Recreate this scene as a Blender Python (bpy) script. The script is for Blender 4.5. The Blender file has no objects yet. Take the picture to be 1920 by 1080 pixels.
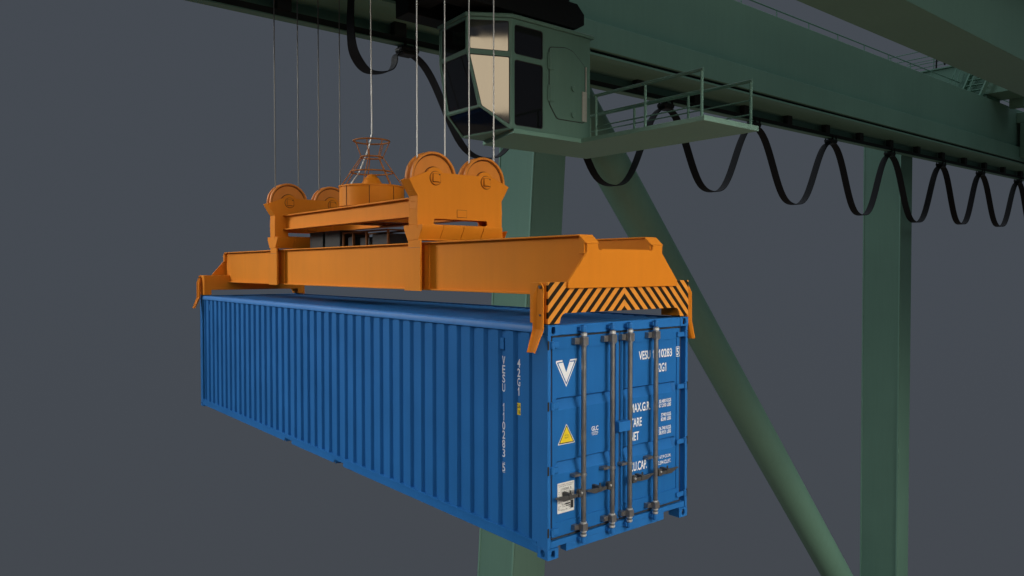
import bpy, bmesh, math, random
from mathutils import Vector, Matrix
from mathutils.geometry import tessellate_polygon
random.seed(4)
R = math.radians
sc = bpy.context.scene
COL = sc.collection
WLOC = {}

# ------------------------------------------------------------------ materials
def new_mat(name):
    m = bpy.data.materials.new(name); m.use_nodes = True
    nt = m.node_tree
    return m, nt, nt.nodes['Principled BSDF']
def L(nt, a, b): nt.links.new(a, b)
def paint(name, col, rough=0.5, var=0.16, scale=1.3, bump=0.02, streak=True, spec=0.4, metal=0.0, wear=None):
    """painted steel: broad tone drift, vertical run marks, fine speckle, uneven gloss"""
    m, nt, b = new_mat(name)
    N = nt.nodes
    tc = N.new('ShaderNodeTexCoord')
    n1 = N.new('ShaderNodeTexNoise'); n1.inputs['Scale'].default_value = scale; n1.inputs['Detail'].default_value = 6
    L(nt, tc.outputs['Object'], n1.inputs['Vector'])
    mp = N.new('ShaderNodeMapping'); mp.inputs['Scale'].default_value = (9, 9, 0.5)
    L(nt, tc.outputs['Object'], mp.inputs['Vector'])
    n2 = N.new('ShaderNodeTexNoise'); n2.inputs['Scale'].default_value = 1.0; n2.inputs['Detail'].default_value = 4
    L(nt, mp.outputs['Vector'], n2.inputs['Vector'])
    n3 = N.new('ShaderNodeTexNoise'); n3.inputs['Scale'].default_value = 55; n3.inputs['Detail'].default_value = 3
    L(nt, tc.outputs['Object'], n3.inputs['Vector'])
    a = N.new('ShaderNodeMath'); a.operation = 'MULTIPLY_ADD'
    L(nt, n2.outputs['Fac'], a.inputs[0]); a.inputs[1].default_value = 0.55 if streak else 0.1
    L(nt, n1.outputs['Fac'], a.inputs[2])
    a2 = N.new('ShaderNodeMath'); a2.operation = 'MULTIPLY_ADD'
    L(nt, n3.outputs['Fac'], a2.inputs[0]); a2.inputs[1].default_value = 0.25; L(nt, a.outputs[0], a2.inputs[2])
    mr = N.new('ShaderNodeMapRange'); mr.inputs['From Min'].default_value = 0.55; mr.inputs['From Max'].default_value = 1.25
    mr.inputs['To Min'].default_value = 1 - var; mr.inputs['To Max'].default_value = 1 + var * .7
    L(nt, a2.outputs[0], mr.inputs['Value'])
    mx = N.new('ShaderNodeVectorMath'); mx.operation = 'SCALE'
    mx.inputs[0].default_value = col[:3]; L(nt, mr.outputs['Result'], mx.inputs['Scale'])
    last = mx.outputs['Vector']
    if wear:
        n4 = N.new('ShaderNodeTexNoise'); n4.inputs['Scale'].default_value = 7; n4.inputs['Detail'].default_value = 9; n4.inputs['Roughness'].default_value = .7
        L(nt, tc.outputs['Object'], n4.inputs['Vector'])
        w = N.new('ShaderNodeMapRange'); w.inputs['From Min'].default_value = wear[1]; w.inputs['From Max'].default_value = wear[1] + .06
        L(nt, n4.outputs['Fac'], w.inputs['Value'])
        mm = N.new('ShaderNodeMix'); mm.data_type = 'RGBA'
        L(nt, w.outputs['Result'], mm.inputs['Factor']); L(nt, last, mm.inputs['A']); mm.inputs['B'].default_value = (*wear[0], 1)
        last = mm.outputs['Result']
    L(nt, last, b.inputs['Base Color'])
    rr = N.new('ShaderNodeMapRange'); rr.inputs['To Min'].default_value = rough - .1; rr.inputs['To Max'].default_value = rough + .12
    L(nt, n1.outputs['Fac'], rr.inputs['Value']); L(nt, rr.outputs['Result'], b.inputs['Roughness'])
    b.inputs['Specular IOR Level'].default_value = spec
    b.inputs['Metallic'].default_value = metal
    if bump:
        bp = N.new('ShaderNodeBump'); bp.inputs['Strength'].default_value = 0.25; bp.inputs['Distance'].default_value = bump
        ad = N.new('ShaderNodeMath'); ad.operation = 'MULTIPLY_ADD'; ad.inputs[1].default_value = .12
        L(nt, n3.outputs['Fac'], ad.inputs[0]); L(nt, n1.outputs['Fac'], ad.inputs[2])
        L(nt, ad.outputs[0], bp.inputs['Height']); L(nt, bp.outputs['Normal'], b.inputs['Normal'])
    return m
def flat(name, col, rough=.6, spec=.4, metal=0):
    m, nt, b = new_mat(name)
    N = nt.nodes
    tc = N.new('ShaderNodeTexCoord'); n = N.new('ShaderNodeTexNoise'); n.inputs['Scale'].default_value = 30; n.inputs['Detail'].default_value = 5
    L(nt, tc.outputs['Object'], n.inputs['Vector'])
    mr = N.new('ShaderNodeMapRange'); mr.inputs['To Min'].default_value = .78; mr.inputs['To Max'].default_value = 1.15
    L(nt, n.outputs['Fac'], mr.inputs['Value'])
    mx = N.new('ShaderNodeVectorMath'); mx.operation = 'SCALE'; mx.inputs[0].default_value = col[:3]
    L(nt, mr.outputs['Result'], mx.inputs['Scale']); L(nt, mx.outputs['Vector'], b.inputs['Base Color'])
    b.inputs['Roughness'].default_value = rough; b.inputs['Specular IOR Level'].default_value = spec; b.inputs['Metallic'].default_value = metal
    return m

M = {}
M['blue'] = paint('container_blue_paint', (.014, .125, .36), .55, var=.13, wear=((.10, .17, .27), .74), spec=.15)
M['blue_lt'] = paint('container_blue_edge_paint', (.018, .142, .40), .5, var=.12, spec=.2)
M['blue_roof'] = paint('container_roof_paint', (.022, .145, .40), .5, var=.14, spec=.22)
M['orange'] = paint('orange_crane_paint', (.66, .205, .011), .58, var=.08, spec=.14)
M['orange_dk'] = paint('orange_sheave_paint', (.60, .19, .014), .5, var=.16, spec=.35)
M['green'] = paint('green_crane_paint', (.136, .258, .192), .55, var=.10, scale=.35, spec=.25)
M['green_lt'] = paint('green_cab_paint', (.175, .33, .25), .5, var=.12, scale=1.0, spec=.3)
M['green_cab'] = paint('shaded_cab_shell_paint', (.125, .235, .18), .5, var=.12, scale=1.0, spec=.25)  # cab green darkened to carry the trolley's shadow, reused on guard rails
M['green_lit'] = paint('lit_green_edge_paint', (.30, .50, .385), .5, var=.1, scale=1.0, spec=.25)  # green lightened to carry the key light on the platform end
M['black'] = flat('black_trolley_paint', (.008, .009, .009), .7, .2)
M['rail_dk'] = flat('dark_rail_steel', (.014, .017, .015), .6, .3)  # near-black tone for the festoon rail web and brackets
M['rubber'] = flat('black_rubber_belt', (.006, .006, .0065), .6, .25)
M['seal'] = flat('door_gasket_rubber', (.03, .032, .035), .6, .3)
M['steel'] = paint('dull_galvanised_steel', (.30, .285, .27), .36, var=.35, scale=5, bump=.004, spec=.5, metal=.8)
M['bright'] = flat('bright_worn_steel', (.80, .78, .73), .3, .6, .55)
M['iron'] = flat('dark_forged_iron', (.085, .083, .078), .5, .4, .4)
M['rope'] = flat('galvanised_wire_rope', (.50, .49, .46), .42, .5, .7)
M['rope_dk'] = flat('dark_wire_rope', (.17, .165, .15), .5, .4, .4)  # darker tone for the rear ropes
M['white'] = flat('white_marking_paint', (.80, .80, .78), .6, .3)
M['greywhite'] = flat('side_marking_paint', (.66, .68, .72), .6, .3)
M['plate'] = flat('pale_data_plate', (.70, .69, .64), .45, .4)
M['ink'] = flat('black_ink', (.03, .03, .03), .6, .3)
M['yellow'] = flat('yellow_sticker', (.78, .56, .02), .5, .4)
M['cream'] = flat('pale_reflection_paint', (.42, .42, .36), .5, .4)
M['grey_box'] = flat('grey_green_cabinet_paint', (.017, .019, .018), .55, .3)
M['cage'] = flat('dull_orange_wire', (.34, .11, .014), .6, .2)
M['frame_dk'] = flat('brown_frame_and_shade_paint', (.13, .045, .008), .7, .2)  # equipment frame brown, also used for shade lines drawn on the head block
M['dark_box'] = flat('dark_hydraulic_steel', (.02, .02, .02), .6, .3)
def glass(name, ior):
    m, nt, b = new_mat(name)
    b.inputs['Base Color'].default_value = (.006, .006, .007, 1); b.inputs['Roughness'].default_value = .06
    b.inputs['IOR'].default_value = ior; b.inputs['Specular IOR Level'].default_value = .5
    N = nt.nodes; tc = N.new('ShaderNodeTexCoord'); n = N.new('ShaderNodeTexNoise'); n.inputs['Scale'].default_value = 1.6
    L(nt, tc.outputs['Object'], n.inputs['Vector'])
    rr = N.new('ShaderNodeMapRange'); rr.inputs['From Min'].default_value = .35; rr.inputs['From Max'].default_value = .7; rr.inputs['To Min'].default_value = .025; rr.inputs['To Max'].default_value = .08
    L(nt, n.outputs['Fac'], rr.inputs['Value']); L(nt, rr.outputs['Result'], b.inputs['Roughness'])
    return m
M['glass'] = glass('mirror_tinted_cab_glass', 2.3)
M['glass_dark'] = glass('dark_tinted_cab_glass', 1.5)
def stripes():
    m, nt, b = new_mat('hazard_chevron_paint')
    N = nt.nodes
    g = N.new('ShaderNodeNewGeometry'); s = N.new('ShaderNodeSeparateXYZ'); L(nt, g.outputs['Position'], s.inputs[0])
    def mth(op, a, c=None, d=None):
        k = N.new('ShaderNodeMath'); k.operation = op
        for i, v in enumerate((a, c, d)):
            if v is None: continue
            if isinstance(v, (int, float)): k.inputs[i].default_value = v
            else: L(nt, v, k.inputs[i])
        return k.outputs[0]
    ax = mth('ABSOLUTE', mth('SUBTRACT', s.outputs['X'], 1.222))
    v = mth('ADD', s.outputs['Z'], ax)
    f = mth('FRACT', mth('DIVIDE', mth('SUBTRACT', v, 2.846), .148))
    e = mth('ABSOLUTE', mth('SUBTRACT', f, .25))
    d0 = mth('MINIMUM', e, mth('SUBTRACT', 1.0, e))
    k = N.new('ShaderNodeMapRange'); k.inputs['From Min'].default_value = .22; k.inputs['From Max'].default_value = .25
    L(nt, d0, k.inputs['Value'])
    n = N.new('ShaderNodeTexNoise'); n.inputs['Scale'].default_value = 14; n.inputs['Detail'].default_value = 6; L(nt, g.outputs['Position'], n.inputs['Vector'])
    mr = N.new('ShaderNodeMapRange'); mr.inputs['To Min'].default_value = .78; mr.inputs['To Max'].default_value = 1.15; L(nt, n.outputs['Fac'], mr.inputs['Value'])
    mx = N.new('ShaderNodeMix'); mx.data_type = 'RGBA'
    mx.inputs['A'].default_value = (.018, .012, .006, 1); mx.inputs['B'].default_value = (.72, .27, .035, 1)
    L(nt, k.outputs['Result'], mx.inputs['Factor'])
    sc_ = N.new('ShaderNodeVectorMath'); sc_.operation = 'SCALE'; L(nt, mx.outputs['Result'], sc_.inputs[0]); L(nt, mr.outputs['Result'], sc_.inputs['Scale'])
    L(nt, sc_.outputs['Vector'], b.inputs['Base Color']); b.inputs['Roughness'].default_value = .6; b.inputs['Specular IOR Level'].default_value = .12
    return m
M['stripes'] = stripes()

# ------------------------------------------------------------------ object helpers
def thing(name, label, cat, loc, group=None):
    o = bpy.data.objects.new(name, None); COL.objects.link(o); o.location = loc
    o.empty_display_size = .3
    o['label'] = label; o['category'] = cat
    if group: o['group'] = group
    WLOC[o] = Vector(loc); return o
def obj(name, bm, mat, parent=None, bevel=0, smooth=35, label=None, segs=1):
    bm.verts.ensure_lookup_table()
    bmesh.ops.recalc_face_normals(bm, faces=bm.faces)
    mn = Vector((min(v.co.x for v in bm.verts), min(v.co.y for v in bm.verts), min(v.co.z for v in bm.verts)))
    mxx = Vector((max(v.co.x for v in bm.verts), max(v.co.y for v in bm.verts), max(v.co.z for v in bm.verts)))
    org = Vector(((mn.x + mxx.x) / 2, (mn.y + mxx.y) / 2, mn.z))
    for v in bm.verts: v.co -= org
    for f in bm.faces: f.smooth = True
    for e in bm.edges:
        e.smooth = len(e.link_faces) == 2 and e.calc_face_angle(9) < R(smooth)
    me = bpy.data.meshes.new(name); bm.to_mesh(me); bm.free()
    me.materials.append(mat)
    o = bpy.data.objects.new(name, me); COL.objects.link(o)
    o.location = org - (WLOC[parent] if parent else Vector((0, 0, 0)))
    if parent: o.parent = parent
    WLOC[o] = org
    if bevel:
        md = o.modifiers.new('edge', 'BEVEL'); md.width = bevel; md.segments = segs; md.limit_method = 'ANGLE'; md.angle_limit = R(40)
        md.harden_normals = True
    if label: o['label'] = label
    return o
def tag(o, label, cat, group=None):
    o['label'] = label; o['category'] = cat
    if group: o['group'] = group
    return o
def BM(): return bmesh.new()
def box(bm, x0, x1, y0, y1, z0, z1):
    vs = [bm.verts.new((x, y, z)) for x in (x0, x1) for y in (y0, y1) for z in (z0, z1)]
    for q in ((0, 1, 3, 2), (4, 6, 7, 5), (0, 4, 5, 1), (2, 3, 7, 6), (0, 2, 6, 4), (1, 5, 7, 3)):
        bm.faces.new([vs[i] for i in q])
    return bm
def loft(bm, loops, cap=True, closed=True):
    """join a list of equal-length point loops"""
    rows = [[bm.verts.new(p) for p in lp] for lp in loops]
    n = len(rows[0])
    for a, b in zip(rows, rows[1:]):
        for i in range(n if closed else n - 1):
            j = (i + 1) % n
            bm.faces.new((a[i], a[j], b[j], b[i]))
    if cap and closed:
        bm.faces.new(rows[0][::-1]); bm.faces.new(rows[-1])
    return bm
def tube(bm, pts, r, n=10, cap=True):
    """round bar through pts; r number or list"""
    pts = [Vector(p) for p in pts]
    loops = []; up = None
    for i, p in enumerate(pts):
        t = (pts[min(i + 1, len(pts) - 1)] - pts[max(i - 1, 0)]).normalized()
        if up is None:
            up = t.orthogonal().normalized()
        else:
            up = (up - t * up.dot(t)); up = up.normalized() if up.length > 1e-6 else t.orthogonal().normalized()
        s = t.cross(up)
        rr = r[i] if isinstance(r, (list, tuple)) else r
        loops.append([p + (up * math.cos(2 * math.pi * k / n) + s * math.sin(2 * math.pi * k / n)) * rr for k in range(n)])
    return loft(bm, loops, cap)
def ring(bm, c, rad, r, n=40, m=8):
    rows = []
    for i in range(n):
        a = 2 * math.pi * i / n
        rows.append([bm.verts.new((c[0] + (rad + r * math.cos(b)) * math.cos(a), c[1] + (rad + r * math.cos(b)) * math.sin(a), c[2] + r * math.sin(b))) for b in [2 * math.pi * k / m for k in range(m)]])
    for i in range(n):
        for k in range(m):
            bm.faces.new((rows[i][k], rows[(i + 1) % n][k], rows[(i + 1) % n][(k + 1) % m], rows[i][(k + 1) % m]))
    return bm
def plate(bm, outer, holes, o, u, v, w, t):
    """flat plate with holes: outline in (u,v) from o, thickness t along w"""
    o, u, v, w = Vector(o), Vector(u), Vector(v), Vector(w)
    polys = [outer] + holes
    P3 = [[Vector((p[0], p[1], 0)) for p in pl] for pl in polys]
    tris = tessellate_polygon(P3)
    fl = [p for pl in polys for p in pl]
    A = [bm.verts.new(o + u * p[0] + v * p[1]) for p in fl]
    B = [bm.verts.new(o + u * p[0] + v * p[1] + w * t) for p in fl]
    for a in tris:
        try:
            bm.faces.new([A[i] for i in a]); bm.faces.new([B[i] for i in a])
        except ValueError: pass
    k = 0
    for pl in polys:
        n = len(pl)
        for i in range(n):
            j = (i + 1) % n
            try: bm.faces.new((A[k + i], A[k + j], B[k + j], B[k + i]))
            except ValueError: pass
        k += n
    return bm
def rrect(x0, x1, z0, z1, r, n=4):
    out = []
    for cx, cz, a0 in ((x1 - r, z1 - r, 0), (x0 + r, z1 - r, 90), (x0 + r, z0 + r, 180), (x1 - r, z0 + r, 270)):
        for k in range(n + 1):
            a = R(a0 + 90 * k / n); out.append((cx + r * math.cos(a), cz + r * math.sin(a)))
    return out
def round_poly(pts, r, n=3):
    out = []
    m = len(pts)
    for i in range(m):
        p = Vector(pts[i]); a = Vector(pts[i - 1]); b = Vector(pts[(i + 1) % m])
        da = (a - p); db = (b - p)
        rr = min(r, da.length * .4, db.length * .4)
        s = p + da.normalized() * rr; e = p + db.normalized() * rr
        for k in range(n + 1):
            t = k / n
            out.append(tuple(s * (1 - t) ** 2 + p * 2 * t * (1 - t) + e * t * t))
    return out
def inset(pts, w):
    m = len(pts); area = sum(pts[i][0] * pts[(i + 1) % m][1] - pts[(i + 1) % m][0] * pts[i][1] for i in range(m))
    sgn = 1 if area > 0 else -1
    out = []
    for i in range(m):
        p0, p1, p2 = Vector(pts[i - 1]), Vector(pts[i]), Vector(pts[(i + 1) % m])
        d1 = (p1 - p0).normalized(); d2 = (p2 - p1).normalized()
        n1 = Vector((-d1.y, d1.x)) * sgn; n2 = Vector((-d2.y, d2.x)) * sgn
        b = (n1 + n2); b /= max(.2, (1 + n1.dot(n2)))
        out.append(tuple(p1 + b * w))
    return out
def text_bm(bm, s, x0, x1, z0, z1, o=(0, 0, 0), u=(1, 0, 0), v=(0, 0, 1), bold=.012):
    """lettering stretched into a rectangle on a surface"""
    if s == '1':
        o, u, v = Vector(o), Vector(u), Vector(v)
        pts = [(.05, .70), (.46, 1), (.74, 1), (.74, 0), (.44, 0), (.44, .76), (.05, .56)]
        vs = [bm.verts.new(o + u * (x0 + p * (x1 - x0)) + v * (z0 + q * (z1 - z0))) for p, q in pts]
        for f in ((0, 1, 5, 6), (1, 2, 3, 4, 5)): bm.faces.new([vs[i] for i in f])
        return bm
    cu = bpy.data.curves.new('lettering', 'FONT'); cu.body = s; cu.size = 1; cu.offset = bold; cu.resolution_u = 3
    t = bpy.data.objects.new('lettering', cu); COL.objects.link(t)
    dg = bpy.context.evaluated_depsgraph_get(); dg.update()
    me = bpy.data.meshes.new_from_object(t.evaluated_get(dg))
    xs = [q.co.x for q in me.vertices]; ys = [q.co.y for q in me.vertices]
    ax, bx, ay, by = min(xs), max(xs), min(ys), max(ys)
    o, u, v = Vector(o), Vector(u), Vector(v)
    vs = [bm.verts.new(o + u * (x0 + (q.co.x - ax) / (bx - ax) * (x1 - x0)) + v * (z0 + (q.co.y - ay) / (by - ay) * (z1 - z0))) for q in me.vertices]
    for p in me.polygons:
        try: bm.faces.new([vs[i] for i in p.vertices])
        except ValueError: pass
    bpy.data.objects.remove(t); bpy.data.curves.remove(cu); bpy.data.meshes.remove(me)
    return bm
def quad(bm, pts):
    bm.faces.new([bm.verts.new(p) for p in pts]); return bm

# ================================================================== CONTAINER
W_, LN, HT = 2.438, 12.19, 2.591
con = thing('shipping_container', 'blue forty foot corrugated shipping container hanging under the orange spreader', 'container', (1.219, 6.095, 0))
def mx_(x, s): return x if s == 0 else W_ - x
# corrugated side walls
def side_wall(s):
    bm = BM(); prof = []
    y = .475 - .2825; prof.append((.27, .012))
    k = 0; P = .2822
    while True:
        y = .475 + P * k
        if y + .15 > 11.93: break
        prof += [(y - .145, .010), (y, .010), (y + .034, .047), (y + .102, .047)]
        k += 1
    y = .475 + P * k
    prof += [(y - .145, .010), (11.93, .010)]
    prof = prof[1:]; prof.insert(0, (.27, .047)); prof.insert(1, (.294, .047))
    a = [bm.verts.new((mx_(x, s), yy, .15)) for yy, x in prof]
    b = [bm.verts.new((mx_(x, s), yy, 2.49)) for yy, x in prof]
    for i in range(len(prof) - 1): bm.faces.new((a[i], a[i + 1], b[i + 1], b[i]))
    return obj('side_wall', bm, M['blue'], con, smooth=20)
sw = side_wall(0); sw2 = side_wall(1)
# far end wall, corrugated across
bm = BM(); prof = []; x = .17
while x < 2.2:
    prof += [(x, 12.15), (x + .07, 12.15), (x + .11, 12.11), (x + .18, 12.11)]; x += .22
a = [bm.verts.new((px, py, .15)) for px, py in prof]; b = [bm.verts.new((px, py, 2.49)) for px, py in prof]
for i in range(len(prof) - 1): bm.faces.new((a[i], a[i + 1], b[i + 1], b[i]))
obj('end_wall', bm, M['blue'], con, smooth=20)
# roof with shallow transverse ribs
bm = BM(); prof = [(.12, 2.574)]; y = .3
while y < 11.9:
    prof += [(y, 2.574), (y + .03, 2.556), (y + .12, 2.556), (y + .15, 2.574)]; y += .2085
prof.append((12.05, 2.574))
a = [bm.verts.new((.05, yy, z)) for yy, z in prof]; b = [bm.verts.new((W_ - .05, yy, z)) for yy, z in prof]
for i in range(len(prof) - 1): bm.faces.new((a[i], a[i + 1], b[i + 1], b[i]))
obj('roof', bm, M['blue_roof'], con, smooth=20)
obj('floor', box(BM(), .06, W_ - .06, .1, 12.1, .11, .15), M['dark_box'], con)
# floor cross members, tucked under the floor
bm = BM()
for k in range(34): 
    y = .35 + k * .345
    box(bm, .07, W_ - .07, y, y + .05, .03, .109)
obj('cross_member', bm, M['blue'], con)
# longitudinal rails
for s in (0, 1):
    bm = BM()
    pr = [(0.0, 2.500), (0.0, 2.566), (.022, 2.588), (.075, 2.588), (.075, 2.500)]
    loft(bm, [[(mx_(px, s), yy, pz) for px, pz in pr] for yy in (.18, 12.01)])
    obj('top_rail', bm, M['blue_roof'], con, smooth=50)
    bm = BM()
    seg = [(.18, 4.90), (5.19, 6.94), (7.22, 12.01)]
    for y0, y1 in seg:
        c0 = .0 if y0 < 1 else .06; c1 = .0 if y1 > 12 else .06
        loft(bm, [[(mx_(px, s), yy, pz) for px, pz in ((.004, .105), (.004, zz), (.06, zz), (.06, .105))] for yy, zz in ((y0, .1 if c0 else .04), (y0 + max(c0, .001), .04), (y1 - .001, .04), (y1, .04))])
    pr = [(-.006, .150), (-.006, .172), (.05, .172), (.05, .106), (.003, .106), (.003, .150)]
    loft(bm, [[(mx_(px, s), yy, pz) for px, pz in pr] for yy in (.181, 12.009)])
    obj('bottom_rail', bm, M['blue'], con, smooth=30)
# forklift pockets: sleeves through the floor
for y0, y1 in ((4.90, 5.19), (6.94, 7.22)):
    bm = BM()
    box(bm, .012, W_ - .012, y0 - .012, y0 - .002, .032, .10); box(bm, .012, W_ - .012, y1 + .002, y1 + .012, .032, .10)
    box(bm, .012, W_ - .012, y0, y1, .094, .104)
    obj('forklift_pocket', bm, M['blue'], con)
# corner posts
for s in (0, 1):
    bm = BM()
    pl = [(0, .004), (.05, .004), (.05, .045), (.085, .045), (.085, .085), (.02, .085), (.02, .265), (0, .265)] if s == 0 else [(0, .004), (.046, .004), (.046, .088), (.16, .088), (.16, .11), (.02, .11), (.02, .265), (0, .265)]
    loft(bm, [[(mx_(px, s), py, z) for px, py in pl] for z in (.118, 2.473)])
    obj('corner_post', bm, M['blue_lt'], con, bevel=.004)
    bm = BM()
    box(bm, mx_(0, s), mx_(.16, s), 12.03, 12.185, .118, 2.473)
    obj('corner_post', bm, M['blue'], con, bevel=.006)
# corner castings with oval apertures
def casting(sx, sy, top):
    z0, z1 = (2.473, 2.591) if top else (0, .118)
    x0, x1 = (0, .162) if sx == 0 else (W_ - .162, W_)
    y0, y1 = (-.002, .176) if sy == 0 else (LN - .176, LN + .002)
    bm = BM(); t = .028
    zc = (z0 + z1) / 2; xc = (x0 + x1) / 2; yc = (y0 + y1) / 2
    hole = rrect(xc - .028, xc + .028, zc - .042, zc + .042, .027, 5)
    yo = y0 if sy == 0 else y1 - t
    plate(bm, [(x0, z0), (x1, z0), (x1, z1), (x0, z1)], [hole], (0, yo, 0), (1, 0, 0), (0, 0, 1), (0, 1, 0), t)
    hy = rrect(yc - .033, yc + .033, zc - .042, zc + .042, .032, 5)
    xo = x0 if sx == 0 else x1 - t
    ya, yb = (y0 + t, y1) if sy == 0 else (y0, y1 - t)
    plate(bm, [(ya, z0), (yb, z0), (yb, z1), (ya, z1)], [hy], (xo, 0, 0), (0, 1, 0), (0, 0, 1), (1, 0, 0), t)
    xi0, xi1 = (x0 + t, x1) if sx == 0 else (x0, x1 - t)
    box(bm, xi0, xi1, ya, yb, z0, z0 + .02); box(bm, xi0, xi1, ya, yb, z1 - .02, z1)
    yb0, yb1 = (yb - .02, yb) if sy == 0 else (ya, ya + .02)
    box(bm, xi0, xi1, yb0, yb1, z0 + .02, z1 - .02)
    xb0, xb1 = (x1 - .02, x1) if sx == 0 else (x0, x0 + .02)
    box(bm, xb0, xb1, ya + (0 if sy == 0 else .02), yb - (.02 if sy == 0 else 0), z0 + .02, z1 - .02)
    obj('corner_casting', bm, M['blue_lt'], con, bevel=.004)
for sx in (0, 1):
    for sy in (0, 1):
        for tp in (0, 1): casting(sx, sy, tp)
# header and sill of the door frame
hd = obj('header', loft(BM(), [[(px, py, pz) for py, pz in ((.006, 2.478), (.006, 2.574), (.02, 2.586), (.12, 2.586), (.12, 2.478))] for px in (.163, W_ - .163)]), M['blue_lt'], con)
bm = BM()
plate(bm, [(.052, .2), (.052, .125), (.165, .125), (.165, .135), (.285, .135), (.285, .045), (1.975, .045), (1.975, .135), (2.27, .135), (2.27, .125), (W_ - .052, .125), (W_ - .052, .2)], [], (0, .006, 0), (1, 0, 0), (0, 0, 1), (0, 1, 0), .1)
obj('sill', bm, M['blue_lt'], con, bevel=.004)
obj('header', box(BM(), .163, W_ - .163, 12.08, 12.18, 2.478, 2.586), M['blue'], con, bevel=.005, label='rear roof header far from the doors')
obj('sill', box(BM(), .163, W_ - .163, 12.08, 12.18, .04, .16), M['blue'], con, bevel=.005, label='rear floor sill far from the doors')

# ---- doors
ZB, ZT = .232, 2.452
def door(x0, x1, gap):
    """one door leaf: flat frame, three flat fields parted by two sloped recesses"""
    bm = BM()
    fx0, fx1, fz0, fz1 = x0 + .055, x1 - gap, .39, 2.318
    yf, yp, yg = .022, .033, .082
    # frame ring
    plate(bm, [(x0, ZB), (x1, ZB), (x1, ZT), (x0, ZT)], [[(fx0, fz0), (fx1, fz0), (fx1, fz1), (fx0, fz1)]], (0, yf, 0), (1, 0, 0), (0, 0, 1), (0, 1, 0), .05)
    gx0, gx1 = fx0 + .012, fx1 - .03
    rows = [(fz0, yp), (.925, yp), (1.045, yg), (1.068, yp), (1.640, yp), (1.752, yg), (1.776, yp), (fz1, yp)]
    cols = [fx0, gx0, gx0 + .035, gx1 - .035, gx1, fx1]
    G = []
    for z, y in rows:
        G.append([bm.verts.new((cx, y if 2 <= i <= 3 else yp, z)) for i, cx in enumerate(cols)])
    for r in range(len(rows) - 1):
        for c in range(5):
            bm.faces.new((G[r][c], G[r][c + 1], G[r + 1][c + 1], G[r + 1][c]))
    return obj('door', bm, M['blue'], con, smooth=12)
dl = door(.085, 1.155, .055); dr = door(1.178, W_ - .145, .055)
dl['label'] = 'left door leaf with white emblem and yellow triangle'; dr['label'] = 'right door leaf with white weight lettering'
# gaskets
for d, x0, x1 in ((dl, .07, 1.160), (dr, 1.173, W_ - .135)):
    bm = BM()
    tube(bm, [(x0, .02, 2.462), (x1, .02, 2.462)], .009, 8); tube(bm, [(x0, .02, .222), (x1, .02, .222)], .009, 8)
    xo = x0 if d is dl else x1
    tube(bm, [(xo, .025, .222), (xo, .025, 2.462)], .006, 8)
    obj('gasket', bm, M['seal'], d)
bm = BM(); box(bm, 1.153, 1.181, .028, .05, .235, 2.45); obj('gasket', bm, M['seal'], dl, label='vertical gasket between the two doors')
bm = BM(); box(bm, 1.185, 1.20, .006, .0215, .24, 2.44); obj('overlap_strip', bm, M['blue_lt'], dr, bevel=.002)
# hinges
for s, d in ((0, dl), (1, dr)):
    for z in (2.37, 1.700, .990, .305):
        bm = BM()
        xa = .035
        tube(bm, [(mx_(xa + .026, s), -.006, z - .042), (mx_(xa + .026, s), -.006, z + .042)], .023, 12)
        box(bm, mx_(xa + .02, s), mx_(.165 if s == 0 else .215, s), -.004, .021, z - .03, z + .03)
        obj('hinge', bm, M['blue_lt'], d, bevel=.004)
    # dark block standing in for the shaded slot beside each hinge
    for z in (2.37, 1.700, .990, .305):
        bm = BM(); box(bm, mx_(-.0015, s), mx_(.022, s), -.0008, .004, z - .05, z + .05)
        obj('hinge_slot_shade', bm, M['dark_box'], con)
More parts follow.
